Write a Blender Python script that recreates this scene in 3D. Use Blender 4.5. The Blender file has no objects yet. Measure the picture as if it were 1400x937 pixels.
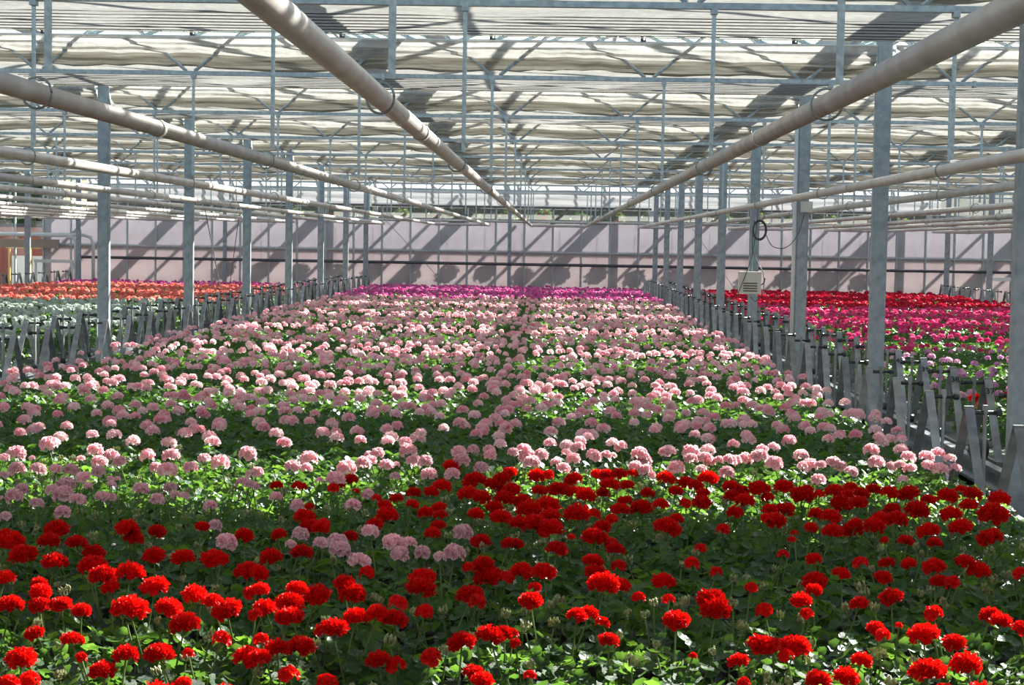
import bpy, math, random
import numpy as np
from mathutils import Vector, Matrix
random.seed(11); rng = np.random.RandomState(7)
C = bpy.context.scene.collection
H0 = 2.35                                    # camera height above the floor; heights below are given relative to it

# ------------------------------------------------------------------ camera
CP, CYAW, CROLL, FPX = 0.0592289, 0.0229918, 0.0165457, 2300.0
fw = Vector((-math.sin(CYAW)*math.cos(CP), math.cos(CYAW)*math.cos(CP), -math.sin(CP)))
rt = Vector((math.cos(CYAW), math.sin(CYAW), 0)); up = rt.cross(fw)
cr = math.cos(CROLL)*rt + math.sin(CROLL)*up; cu = math.cos(CROLL)*up - math.sin(CROLL)*rt
cam = bpy.data.objects.new('camera', bpy.data.cameras.new('camera')); C.objects.link(cam)
cam.data.lens = FPX/1400*36; cam.data.sensor_width = 36; cam.data.clip_start = .05; cam.data.clip_end = 800
cam.matrix_world = Matrix(((cr.x, cu.x, -fw.x, 0), (cr.y, cu.y, -fw.y, 0), (cr.z, cu.z, -fw.z, H0), (0, 0, 0, 1)))
bpy.context.scene.camera = cam
def proj(x, y, z):                            # z relative to the camera height
    v = Vector((x, y, z)); d = max(v.dot(fw), .01)
    return 700+v.dot(cr)/d*FPX, 468.5-v.dot(cu)/d*FPX
def seen(x, y, z, m=40):
    if y < 1: return False
    a, b = proj(x, y, z); return -m < a < 1400+m and -m < b < 937+m

# ------------------------------------------------------------------ sky, sun, exposure
SUN = Vector((1, 1.45, 1)).normalized()
w = bpy.data.worlds.new('sky'); bpy.context.scene.world = w; w.use_nodes = True
nt = w.node_tree; nt.nodes.clear()
sky = nt.nodes.new('ShaderNodeTexSky'); sky.sky_type = 'NISHITA'; sky.sun_disc = False
sky.sun_elevation = math.asin(SUN.z); sky.sun_rotation = math.atan2(SUN.x, SUN.y)
sky.air_density = 1.2; sky.dust_density = 1.0; sky.ozone_density = 1.0
bg = nt.nodes.new('ShaderNodeBackground'); bg.inputs['Strength'].default_value = .20
wo = nt.nodes.new('ShaderNodeOutputWorld')
nt.links.new(sky.outputs[0], bg.inputs[0]); nt.links.new(bg.outputs[0], wo.inputs[0])
sl = bpy.data.lights.new('sun', 'SUN'); sl.energy = 22; sl.angle = math.radians(.6); sl.color = (1, .96, .90)
so = bpy.data.objects.new('sun', sl); C.objects.link(so); so.rotation_euler = SUN.to_track_quat('Z', 'Y').to_euler(); so.location = (20, 30, 25)
vs = bpy.context.scene.view_settings
vs.view_transform = 'Standard'; vs.look = 'None'; vs.gamma = 1; vs.use_curve_mapping = False; vs.exposure = 0.34

# ------------------------------------------------------------------ materials
def mat(name, col, rough=.5, metal=0., col2=None, scale=8., bump=0., trans=0., tcol=None, transp=0., rand=0., spec=None, detail=3., coord='Object', stretch=None, thr=(.35, .65)):
    m = bpy.data.materials.new(name); m.use_nodes = True; n = m.node_tree; N = n.nodes; L = n.links; N.clear()
    out = N.new('ShaderNodeOutputMaterial'); b = N.new('ShaderNodeBsdfPrincipled')
    b.inputs['Base Color'].default_value = (*col, 1); b.inputs['Roughness'].default_value = rough; b.inputs['Metallic'].default_value = metal
    if spec is not None: b.inputs['Specular IOR Level'].default_value = spec
    tc = N.new('ShaderNodeTexCoord'); src = tc.outputs[coord]
    if stretch:
        mp = N.new('ShaderNodeMapping'); mp.inputs['Scale'].default_value = stretch; L.new(src, mp.inputs[0]); src = mp.outputs[0]
    no = N.new('ShaderNodeTexNoise'); no.inputs['Scale'].default_value = scale; no.inputs['Detail'].default_value = detail; L.new(src, no.inputs['Vector'])
    cs = None
    if col2:
        mr = N.new('ShaderNodeMapRange'); mr.inputs[1].default_value = thr[0]; mr.inputs[2].default_value = thr[1]; L.new(no.outputs[0], mr.inputs[0])
        mx = N.new('ShaderNodeMix'); mx.data_type = 'RGBA'; mx.inputs[6].default_value = (*col, 1); mx.inputs[7].default_value = (*col2, 1)
        L.new(mr.outputs[0], mx.inputs[0]); cs = mx.outputs[2]
    if rand:
        oi = N.new('ShaderNodeObjectInfo'); hs = N.new('ShaderNodeHueSaturation'); m2 = N.new('ShaderNodeMapRange')
        m2.inputs[3].default_value = 1-rand; m2.inputs[4].default_value = 1+rand; L.new(oi.outputs['Random'], m2.inputs[0]); L.new(m2.outputs[0], hs.inputs['Value'])
        if cs: L.new(cs, hs.inputs['Color'])
        else: hs.inputs['Color'].default_value = (*col, 1)
        cs = hs.outputs[0]
    if cs: L.new(cs, b.inputs['Base Color'])
    if bump:
        bp = N.new('ShaderNodeBump'); bp.inputs['Strength'].default_value = bump; bp.inputs['Distance'].default_value = .01
        L.new(no.outputs[0], bp.inputs['Height']); L.new(bp.outputs[0], b.inputs['Normal'])
    o = b.outputs[0]
    if trans:
        t = N.new('ShaderNodeBsdfTranslucent'); t.inputs[0].default_value = (*(tcol or col), 1)
        if cs and not tcol: L.new(cs, t.inputs[0])
        ms = N.new('ShaderNodeMixShader'); ms.inputs[0].default_value = trans; L.new(o, ms.inputs[1]); L.new(t.outputs[0], ms.inputs[2]); o = ms.outputs[0]
    if transp:
        t = N.new('ShaderNodeBsdfTransparent'); ms = N.new('ShaderNodeMixShader'); ms.inputs[0].default_value = transp
        L.new(o, ms.inputs[1]); L.new(t.outputs[0], ms.inputs[2]); o = ms.outputs[0]
    L.new(o, out.inputs[0]); m.diffuse_color = (*col, 1)
    return m
galv = mat('galvanised_steel', (.42, .47, .50), .42, .3, (.28, .33, .37), 25, .1)
galvcol = mat('galvanised_column_steel', (.36, .405, .43), .5, .15, (.26, .30, .325), 14, .15)
hang = mat('hanger_steel', (.55, .63, .65), .4, .3, (.34, .41, .43), 30)
pipe_m = mat('pipe_paint', (.62, .57, .53), .33, .1, (.50, .44, .40), 6, .05, spec=.6)
brk = mat('bracket_steel', (.32, .33, .33), .4, .3, (.21, .215, .215), 12, .1, rand=.25)
dark = mat('dark_rubber', (.035, .037, .04), .45)
alu = mat('aluminium', (.45, .47, .49), .3, .7, (.33, .35, .37), 10, rand=.1)
soil = mat('potting_soil', (.03, .02, .013), .9, bump=.4, scale=60)
potm = mat('pot_plastic', (.05, .035, .03), .5, rand=.2)
fabric = mat('screen_fabric', (.53, .505, .475), .8, 0, (.40, .38, .355), 14, .55, trans=.42, spec=.1, detail=8, stretch=(1, 1.6, 1), thr=(.25, .6))
fabric_b = mat('screen_bundle_fabric', (.52, .485, .42), .8, 0, (.30, .27, .22), 4, .6, trans=.10, spec=.1, detail=5, stretch=(.35, 4, 14))
selv = mat('screen_selvage', (.80, .76, .68), .8, 0, (.12, .11, .10), 60, trans=.3, stretch=(1.2, .2, .2), thr=(.58, .62))
cord = mat('screen_cord', (.10, .095, .09), .7)
ringm = mat('ring_wire', (.30, .34, .33), .4, .6)
concrete = mat('floor_concrete', (.13, .12, .11), .8, 0, (.07, .065, .06), 3, .2)
kerb = mat('kerb_concrete', (.33, .31, .29), .8, 0, (.25, .23, .21), 3, .2)
white_p = mat('white_paint', (.72, .70, .68), .35)
box_m = mat('box_plastic', (.66, .62, .54), .5)
louv = mat('louvre_brown', (.10, .065, .04), .6)
ink = mat('black_ink', (.012, .012, .014), .6)
stemm = mat('stem_green', (.14, .22, .05), .5, trans=.25)
budm = mat('bud_cream', (.46, .54, .24), .6, 0, (.32, .27, .12), 40, trans=.25)
leafm = mat('geranium_leaf', (.018, .062, .015), .44, 0, (.035, .095, .022), 30, .7, trans=.30, tcol=(.17, .36, .04), rand=.25, spec=.36)
leaf2 = mat('geranium_leaf_light', (.026, .08, .016), .44, 0, (.05, .12, .026), 30, .7, trans=.34, tcol=(.24, .45, .05), rand=.25, spec=.30)
def petal(name, c, c2, t=.35): return mat(name, c, .55, 0, c2, 9, .1, trans=t, rand=.12, spec=.2, thr=(.42, .6))
PET = {'red': petal('petal_red', (.82, .007, .004), (.66, .004, .002), .35), 'pink': petal('petal_pink', (.96, .70, .71), (.88, .42, .49), .42),
       'magenta': petal('petal_magenta', (.82, .09, .42), (.92, .28, .60)), 'coral': petal('petal_coral', (.85, .17, .15), (.92, .42, .32)),
       'white': petal('petal_white', (.72, .78, .70), (.60, .68, .60)), 'crimson': petal('petal_crimson', (.62, .008, .03), (.76, .03, .10)),
       'rose': petal('petal_rose', (.76, .035, .18), (.86, .14, .36)), 'lilac': petal('petal_lilac', (.76, .30, .60), (.92, .62, .70))}
def glass(name, tint, gl=.07, rough=.02):
    m = bpy.data.materials.new(name); m.use_nodes = True; n = m.node_tree; N = n.nodes; L = n.links; N.clear()
    out = N.new('ShaderNodeOutputMaterial'); t = N.new('ShaderNodeBsdfTransparent'); g = N.new('ShaderNodeBsdfGlossy'); ms = N.new('ShaderNodeMixShader')
    t.inputs[0].default_value = (*tint, 1); g.inputs['Roughness'].default_value = rough; ms.inputs[0].default_value = gl
    L.new(t.outputs[0], ms.inputs[1]); L.new(g.outputs[0], ms.inputs[2]); L.new(ms.outputs[0], out.inputs[0]); return m
clear = glass('clear_glass', (.93, .96, .95))
milky = mat('whitewashed_glass', (.60, .575, .605), .35, 0, (.47, .445, .475), 1.0, .05, trans=.27, transp=.12, detail=6)
milky_bounce = mat('whitewashed_glass_pink_bounce', (.61, .54, .54), .35, 0, (.47, .39, .40), 1.0, .05, trans=.27, transp=.12, detail=6)  # lower panes: whitewash tinted pink to stand in for light bounced off flowers
hazy = mat('hazy_glass', (.30, .31, .29), .3, 0, (.22, .23, .21), 1.5, .0, trans=.5, transp=.55)

# ------------------------------------------------------------------ mesh helpers
class MB:
    def __init__(s): s.v = []; s.f = []; s.m = []
    def add(s, v, f, mi=0):
        o = len(s.v); s.v += [tuple(p) for p in v]; s.f += [tuple(i+o for i in q) for q in f]; s.m += [mi]*len(f)
    def box(s, x0, x1, y0, y1, z0, z1, mi=0):
        s.add([(x0,y0,z0),(x1,y0,z0),(x1,y1,z0),(x0,y1,z0),(x0,y0,z1),(x1,y0,z1),(x1,y1,z1),(x0,y1,z1)],
              [(0,3,2,1),(4,5,6,7),(0,1,5,4),(1,2,6,5),(2,3,7,6),(3,0,4,7)], mi)
    def tube(s, pts, r, n=8, mi=0, caps=True):
        pts = [Vector(p) for p in pts]; rr = r if isinstance(r, (list, tuple)) else [r]*len(pts); vs = []
        a = None
        for i, p in enumerate(pts):
            t = (pts[min(i+1, len(pts)-1)]-pts[max(i-1, 0)]).normalized()
            if a is None: a = t.orthogonal().normalized()
            a = (a-t*a.dot(t)).normalized(); b = t.cross(a)
            for k in range(n):
                q = 2*math.pi*k/n; vs.append(p+(a*math.cos(q)+b*math.sin(q))*rr[i])
        fs = [(i*n+k, i*n+(k+1) % n, (i+1)*n+(k+1) % n, (i+1)*n+k) for i in range(len(pts)-1) for k in range(n)]
        if caps: fs += [tuple(range(n-1, -1, -1)), tuple((len(pts)-1)*n+k for k in range(n))]
        s.add(vs, fs, mi)
    def mesh(s, name, mats, smooth=False):
        me = bpy.data.meshes.new(name); me.from_pydata(s.v, [], s.f)
        for m in (mats if isinstance(mats, (list, tuple)) else [mats]): me.materials.append(m)
        if any(s.m): me.polygons.foreach_set('material_index', s.m)
        if smooth: me.polygons.foreach_set('use_smooth', [True]*len(s.f))
        me.update(); return me
def link(name, data, parent=None, loc=(0,0,0), rot=None, scale=None):
    o = bpy.data.objects.new(name, data); C.objects.link(o)
    if parent is not None: o.parent = parent
    o.location = loc
    if rot is not None: o.rotation_euler = rot
    if scale is not None: o.scale = scale if isinstance(scale, (tuple, list)) else (scale,)*3
    return o
def thing(name, label, cat, loc=(0,0,0), group=None, data=None):
    o = link(name, data, None, loc); o['label'] = label; o['category'] = cat
    if group: o['group'] = group
    return o
def struct(name, label=None, data=None, loc=(0,0,0)):
    o = link(name, data, None, loc); o['kind'] = 'structure'
    if label: o['label'] = label
    return o
def boxmesh(name, m, *b):
    q = MB(); q.box(*b); return q.mesh(name, m)
ORD = ['', 'first', 'second', 'third', 'fourth', 'fifth', 'sixth', 'seventh', 'eighth', 'ninth', 'tenth']
def ordn(i):
    if i < len(ORD): return ORD[i]
    return '%d%s' % (i, 'th' if 10 < i % 100 < 14 else {1: 'st', 2: 'nd', 3: 'rd'}.get(i % 10, 'th'))

# ------------------------------------------------------------------ layout
S, Y1 = 4.54, 10.2                            # truss spacing, first truss in view
TY = lambda n: Y1+(n-1)*S
COLX = [-13.16, -5.16, 2.84, 10.84]; XL, XR = -21.16, 18.84
WY, YF = 47.3, -12.95
FLOOR = 0.0; Z = lambda z: z+H0

# ------------------------------------------------------------------ setting
struct('floor', 'grey concrete greenhouse floor under the plant trays', boxmesh('floor', concrete, XL-1, XR+1, YF-1, WY+.2, -.2, 0))
out_g = mat('outdoor_ground', (.10, .12, .05), .9, 0, (.16, .13, .09), .5)
struct('ground', 'ground outside the greenhouse', boxmesh('ground', out_g, -150, 150, WY+.2, 300, -.35, -.05))
wb = struct('wall_back', 'whitewashed glass gable wall at the far end of the greenhouse')
link('kerb', boxmesh('kerb', kerb, XL, XR, WY-.08, WY+.12, 0, .42), wb)
nx = int((XR-XL)/.8)
mul = boxmesh('mullion', hang, -.02, .02, -.035, .035, .42, Z(3.0))
ph = []
rows = [(.42, Z(-.26), 'milky_bounce'), (Z(-.26), Z(.58), 'milky'), (Z(.64), Z(1.6), 'hazy'), (Z(1.6), Z(3.0), 'clear')]
PM = {'hazy': hazy, 'milky': milky, 'milky_bounce': milky_bounce, 'clear': clear}
pm = {}
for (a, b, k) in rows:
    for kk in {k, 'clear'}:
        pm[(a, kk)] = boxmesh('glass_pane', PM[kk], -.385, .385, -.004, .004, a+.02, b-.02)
for i in range(nx+1):
    x = -21.58+.8*i
    if i == nx+1: break
    link('mullion', mul, wb, (x, WY, 0))
    for (a, b, k) in rows:
        kk = 'clear' if x < -14.4 and x > -19 else k
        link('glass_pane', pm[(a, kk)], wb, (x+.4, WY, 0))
tr = boxmesh('transom', hang, XL, XR, -.04, .04, -.02, .02)
for zz in (-.26,): link('transom', tr, wb, (0, WY-.01, Z(zz)))
link('transom', boxmesh('transom', white_p, XL, XR, -.06, .06, -.03, .03), wb, (0, WY-.03, Z(.61)))
link('transom', tr, wb, (0, WY-.01, Z(1.6)))
for x0, x1 in ((-5.0, -2.9), (3.6, 5.2)):
    q = MB(); q.tube([(x0, WY-.09, Z(.9)), (x1, WY-.09, Z(-1.3))], .009, 5); link('brace_wire', q.mesh('brace_wire', galv), wb)
for nm, x in (('wall_left', XL), ('wall_right', XR)):
    o = struct(nm, 'long glass side wall on the ' + nm[5:])
    link('kerb', boxmesh('kerb', kerb, x-.08, x+.08, YF, WY, 0, .42), o)
    q = MB(); p = MB()
    for i in range(30):
        y = YF+i*2.0; q.box(x-.03, x+.03, y-.03, y+.03, .42, Z(2.0)); p.box(x-.004, x+.004, y+.03, y+1.97, .44, Z(2.0)-.02)
    link('frame', q.mesh('frame', hang), o)['kind'] = 'stuff'; link('glass', p.mesh('glass', milky), o)['kind'] = 'stuff'
o = struct('wall_front', 'glass gable wall behind the camera')
link('kerb', boxmesh('kerb', kerb, XL, XR, YF-.08, YF+.08, 0, .42), o)
q = MB(); p = MB()
for i in range(40):
    x = XL+i; q.box(x-.03, x+.03, YF-.03, YF+.03, .42, Z(2.0)); p.box(x+.03, x+.97, YF-.004, YF+.004, .44, Z(2.0)-.02)
link('frame', q.mesh('frame', hang), o)['kind'] = 'stuff'; link('glass', p.mesh('glass', milky), o)['kind'] = 'stuff'

# roof: gutters, ridges, bars and panes
ce = struct('ceiling', 'glass roof of low pitched spans above the trusses')
GX = [XL+4*k for k in range(11)]; GZ, RZ = 2.16, 2.96
gm = MB(); gm.box(-.09, .09, YF, WY, Z(1.99), Z(2.02)); gm.box(-.11, -.085, YF, WY, Z(1.99), Z(2.15)); gm.box(.085, .11, YF, WY, Z(1.99), Z(2.15)); gm = gm.mesh('gutter', galv)
for x in GX: link('gutter', gm, ce, (x, 0, 0))
rm = boxmesh('ridge_bar', alu, -.025, .025, YF, WY, Z(RZ)-.03, Z(RZ)+.03)
for x in GX[:-1]: link('ridge_bar', rm, ce, (x+2, 0, 0))
PB = S/4
def slope(sgn, y0, y1, w, t, name, m):        # strip from gutter (x=0) up to the ridge (x=2*sgn)
    q = MB(); a = (.105*sgn, Z(GZ)); b = (1.98*sgn, Z(RZ))
    q.add([(a[0],y0,a[1]),(b[0],y0,b[1]),(b[0],y1,b[1]),(a[0],y1,a[1]),(a[0],y0,a[1]-t),(b[0],y0,b[1]-t),(b[0],y1,b[1]-t),(a[0],y1,a[1]-t)],
          [(0,1,2,3),(4,7,6,5),(0,4,5,1),(1,5,6,2),(2,6,7,3),(3,7,4,0)]); return q.mesh(name, m)
SB = {s: slope(s, -.02, .02, 0, .04, 'glazing_bar', hang) for s in (-1, 1)}
SP = {s: slope(s, .02, PB-.02, 0, .004, 'glass_pane', clear) for s in (-1, 1)}
nb = int((WY-TY(1)+S)/PB)
bulk = MB(); bulkp = MB()
for gi, x in enumerate(GX):
    for s in (-1, 1):
        if (gi == 0 and s < 0) or (gi == 10 and s > 0): continue
        j0 = -int((TY(1)-S-YF)/PB)
        for j in range(j0, nb+1):
            y = TY(1)-S+j*PB
            if y > WY-.1: continue
            inner = 3 <= gi <= 7 and j >= 4
            if inner:
                if j < 34: link('glazing_bar', SB[s], ce, (x, y, 0)); link('glass_pane', SP[s], ce, (x, y, 0)); continue
            me = SB[s]; bulk.add([(v.co.x+x, v.co.y+y, v.co.z) for v in me.vertices], [tuple(p.vertices) for p in me.polygons])
            me = SP[s]; bulkp.add([(v.co.x+x, v.co.y+y, v.co.z) for v in me.vertices], [tuple(p.vertices) for p in me.polygons])
link('glazing_bars', bulk.mesh('glazing_bars', hang), ce)['kind'] = 'stuff'
link('glass_panes', bulkp.mesh('glass_panes', clear), ce)['kind'] = 'stuff'

# ------------------------------------------------------------------ trusses
VP = 8/6
def diag(s):
    q = MB(); q.tube([(s*.035, 0, Z(1.452)), (s*(VP/2-.05), 0, Z(1.93))], .016, 6); return q.mesh('diagonal', galv)
DG = {1: diag(1), -1: diag(-1)}
bc = boxmesh('bottom_chord', galv, XL, XR, -.025, .025, Z(1.415), Z(1.452))
tc_ = boxmesh('top_chord', galv, XL, XR, -.025, .025, Z(1.93), Z(1.97))
jm = boxmesh('splice_plate', galv, -.012, .012, -.03, .03, Z(1.40), Z(1.46))
for n in range(-4, 10):
    y = TY(n)
    if n >= 1: lab = 'galvanised lattice roof truss, %s one counted from the top of the view' % ordn(n)
    else: lab = 'galvanised lattice roof truss overhead, %s before the first one in view' % ordn(1-n)
    t = thing('roof_truss', lab, 'truss', (0, y, 0), 'lattice trusses under the roof')
    link('bottom_chord', bc, t); link('top_chord', tc_, t)
    q = MB()
    for k in range(31):
        x = -.52+VP*(k-15)
        if x-VP/2 < XL or x+VP/2 > XR: continue
        for s in (-1, 1):
            if n >= 1 and seen(x, y, 1.5, 30): link('diagonal', DG[s], t, (x, 0, 0))
            else: q.add([(v.co.x+x, v.co.y, v.co.z) for v in DG[s].vertices], [tuple(p.vertices) for p in DG[s].polygons])
    if q.v: link('diagonals', q.mesh('diagonals', galv), t)['kind'] = 'stuff'
    if 1 <= n <= 6:
        for x in (-2.1+.3*n, 3.62, -7.4): link('splice_plate', jm, t, (x, 0, 0))

# ------------------------------------------------------------------ columns
def col_mesh():
    q = MB(); hx, hy = .066, .05
    out = [(-hx+.012,-hy),(hx-.012,-hy),(hx,-hy+.012),(hx,hy-.012),(hx-.012,hy),(-hx+.012,hy),(-hx,hy-.012),(-hx,-hy+.012)]
    v = [(a, b, 0.0) for a, b in out]+[(a, b, Z(1.98)) for a, b in out]
    q.add(v, [(i, (i+1) % 8, 8+(i+1) % 8, 8+i) for i in range(8)]+[tuple(range(7,-1,-1)), tuple(range(8,16))]); return q.mesh('post', galvcol)
CM = col_mesh()
cap = MB(); cap.box(-.17, .17, -.056, .056, Z(1.80), Z(1.99)); cap.box(-.15, .15, -.07, .07, Z(1.975), Z(1.99)); cap = cap.mesh('head_plate', galv)
base = boxmesh('base_plate', galv, -.13, .13, -.11, .11, 0, .015)
bolt = MB(); bolt.tube([(0, -.052, 0), (0, -.064, 0)], .011, 6); bolt = bolt.mesh('bolt', galv)
side = {2.84: 'right of the pink flowers', -5.16: 'left of the pink flowers', 10.84: 'at the far right of the greenhouse', -13.16: 'at the far left of the greenhouse'}
for x in COLX:
    for n in range(1, 10):
        if x == -5.16 and n < 2: continue
        if abs(x) > 6 and not seen(x, TY(n), .5, 60): continue
        k = n if x > 0 else n-1
        if abs(x) > 6: lab = 'galvanised column %s, %s from the back wall' % (side[x], ordn(10-n))
        else: lab = 'grey galvanised steel column %s, %s from the front' % (side[x], ordn(k))
        t = thing('column', lab, 'column', (x, TY(n), 0), 'steel columns in rows along the aisles')
        link('post', CM, t); link('head_plate', cap, t); link('base_plate', base, t)
        if n < 6:
            for zz in (.9, 1.15, 1.30, -.2, .35): link('bolt', bolt, t, (random.choice((-.03, .03)), 0, Z(zz)))
for x in (-1.2, -9.2, 6.8):
    thing('gable_post', 'slim steel post against the back wall, ' + {-1.2: 'in the middle behind the magenta flowers', -9.2: 'in the left bay', 6.8: 'in the right bay'}[x], 'post', (x, WY-.14, 0), 'posts of the back wall',
          boxmesh('gable_post', galvcol, -.05, .05, -.05, .05, 0, Z(1.93)))

# ------------------------------------------------------------------ shade screens
SWW = 7.98
def sheet_mesh(seed, w):
    r = np.random.RandomState(seed); nxx, ny = 34, 40; L = 2.18; v = []; f = []
    ph = r.rand(6)*6
    for j in range(ny+1):
        t = j/ny; y = t*L
        for i in range(nxx+1):
            x = -w/2+w*i/nxx
            z = -.015*math.sin(math.pi*t)+.006*math.sin(x*2.1+ph[0])+.005*math.sin(x*5.3+y*3+ph[1])
            if t > .45: z += .011*math.sin(2*math.pi*y/.165)*min(1, (t-.45)*8)
            else: z += .006*math.sin(y*17+2*math.sin(x*1.3+ph[2]))
            yy = y+(.012*math.sin(x*3+ph[3]) if j == ny else 0)
            v.append((x, yy, z))
    for j in range(ny):
        for i in range(nxx):
            a = j*(nxx+1)+i; f.append((a, a+1, a+nxx+2, a+nxx+1))
    q = MB(); q.add(v, f); return q.mesh('sheet', fabric, True)
def bundle_mesh(seed, w):
    r = np.random.RandomState(seed); P = [(-.10,1.735),(-.12,1.71),(-.10,1.685),(-.125,1.662),(-.05,1.645),(-.075,1.618),(.01,1.602),(-.02,1.572),(.05,1.558),(.02,1.525),(.10,1.492),(.20,1.52),(.22,1.6),(.18,1.68),(.02,1.735)]
    n = 56; v = []; f = []; ph = r.rand(8)*6
    for i in range(n+1):
        x = -w/2+w*i/n; s1 = .018*math.sin(x*1.5+ph[0])+.012*math.sin(x*3.7+ph[1])+.006*r.randn()
        for k, (a, b) in enumerate(P):
            t = max(0, (1.73-b)/.23)
            v.append((x, a+.012*math.sin(x*2.7+k*1.7+ph[2])+.004*r.randn()*t, Z(b)+s1*t+.006*math.sin(x*6+k+ph[3])*t))
    m = len(P)
    for i in range(n):
        for k in range(m): f.append((i*m+k, i*m+(k+1) % m, (i+1)*m+(k+1) % m, (i+1)*m+k))
    q = MB(); q.add(v, f); keep = [j for j in range(len(f)) if (j % m) < m-3]; q.f = [f[j] for j in keep]; q.m = [1 if (j % m) < 6 else 0 for j in keep]; return q.mesh('folded_bundle', [fabric_b, fabric])
SW = 7.84
SM = [sheet_mesh(i, SWW) for i in range(3)]; BM = [bundle_mesh(i+9, SW) for i in range(4)]
wire = MB(); wire.tube([(-SW/2, 0, 0), (SW/2, 0, 0)], .0045, 4); wire = wire.mesh('support_wire', cord)
selm = boxmesh('selvage', selv, -SW/2, SW/2, -.02, .0, -.006, -.001)
toprail = MB(); toprail.tube([(-SW/2, -.10, Z(1.742)), (SW/2, -.10, Z(1.742))], .008, 6); toprail = toprail.mesh('pull_tube', white_p)
clip = MB(); clip.box(-.012, .012, -.015, .015, 0, .045); clip.box(.01, .03, -.01, .01, .0, .012); clip.box(.028, .036, -.01, .01, 0, .03); clip = clip.mesh('wire_clip', dark)
bn = ['far left', 'left', 'middle', 'right', 'far right']
for n in range(-4, 9):
    for b in range(5):
        xc = XL+4+8*b; y = TY(n)
        vis = n >= 0 and 1 <= b <= 3
        where = 'over the %s bay, ' % bn[b] + ('%s from the front' % ordn(n+1) if n >= 0 else '%s behind the camera' % ordn(-n))
        t = thing('shade_screen', 'cream fabric shade screen half drawn ' + where, 'shade screen', (xc, y, 0), 'shade screens under the roof')
        if b in (0, 4): t.scale = (.965, 1, 1)
        link('folded_bundle', BM[(n*3+b) % 4], t); link('sheet', SM[(n+b) % 3], t, (0, .12, Z(1.53)))
        if vis:
            link('selvage', selm, t, (0, 2.30, Z(1.523))); link('pull_tube', toprail, t)
            if n <= 6:
                for k in range(7): link('support_wire', wire, t, (0, 2.16-.165*k, Z(1.514)), (0, 0, random.uniform(-.004, .004)))
            if 1 <= n <= 5:
                for k in range(6): link('wire_clip', clip, t, (-3.3+1.3*k+.2*(n % 2), -.10, Z(1.748)))

# far-end curtain above the wall rail
def curtain(x0, x1, z0, z1):
    q = MB(); v = []; n = 60; m = 16
    for i in range(n+1):
        x = x0+(x1-x0)*i/n
        for k in range(m+1):
            t = k/m; v.append((x, .03*math.sin(t*22+.5*math.sin(x*1.1))+.015*math.sin(x*3+t*9), z1+(z0-z1)*t+.01*math.sin(x*2)*t))
    f = [(i*(m+1)+k, i*(m+1)+k+1, (i+1)*(m+1)+k+1, (i+1)*(m+1)+k) for i in range(n) for k in range(m)]
    q.add(v, f); return q
silver = mat('gable_curtain_cloth', (.62, .62, .62), .5, .1, (.45, .46, .47), 2, .2, trans=.45, stretch=(.4, 1, 10))
for b in range(1, 4):
    xc = XL+4+8*b
    t = thing('gable_curtain', 'silvery gathered curtain high on the back wall, %s bay' % bn[b], 'curtain', (xc, WY-.28, 0), 'curtains across the top of the back wall')
    link('cloth', curtain(-3.9, 3.9, Z(1.02), Z(1.72)).mesh('cloth', silver, True), t)
    q = MB(); q.tube([(-3.9, 0, Z(.99)), (3.9, 0, Z(.99))], .035, 6); link('bottom_tube', q.mesh('bottom_tube', mat('tube_dark', (.16, .15, .15), .5)), t)

# ------------------------------------------------------------------ heating pipes
PX = [-4.62, -3.2, -1.745, -.587, .904, 2.344]
PZ, PR = .478, .035
XS = sorted(x+8*k for k in (-2, -1, 0, 1, 2) for x in PX)
i0 = XS.index(-.587)
pipeYe = 46.2
def pair_mesh(d):
    q = MB(); q.tube([(0, 0, 0)]+[(0, y, 0) for y in (.001,)]+[(0, pipeYe+6-.1, 0), (.03, pipeYe+6-.03, 0), (.1, pipeYe+6, 0), (d-.1, pipeYe+6, 0), (d-.03, pipeYe+6-.03, 0), (d, pipeYe+6-.1, 0), (d, 0, 0)], PR, 16); return q
def pname(x):
    b = 'far left' if x < -13.16 else 'left' if x < -5.16 else 'middle' if x < 2.84 else 'right' if x < 10.84 else 'far right'; lo = {'far left': -21.16, 'left': -13.16, 'middle': -5.16, 'right': 2.84, 'far right': 10.84}[b]
    return '%s pipe of the %s bay' % (ordn(sum(1 for q in XS if lo < q <= x+.01)), b)
hm = boxmesh('strap', hang, -.0125, .0125, -.003, .003, Z(PZ)+.065, Z(1.415))
rg = MB(); rg.tube([(.052*math.cos(a), .0+.012*math.sin(a*.5), .052*math.sin(a)) for a in [i*math.pi/10 for i in range(21)]], .0045, 5); rg = rg.mesh('wire_ring', ringm, True)
clampm = boxmesh('top_clamp', galv, -.02, .02, -.03, .03, Z(1.385), Z(1.417))
colm = MB(); colm.tube([(0, -.03, 0), (0, .03, 0)], PR+.004, 16); colm = colm.mesh('joint_sleeve', pipe_m, True)
i = i0
starts = [k for k in range(i0 % 2, len(XS)-1, 2)]
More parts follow.
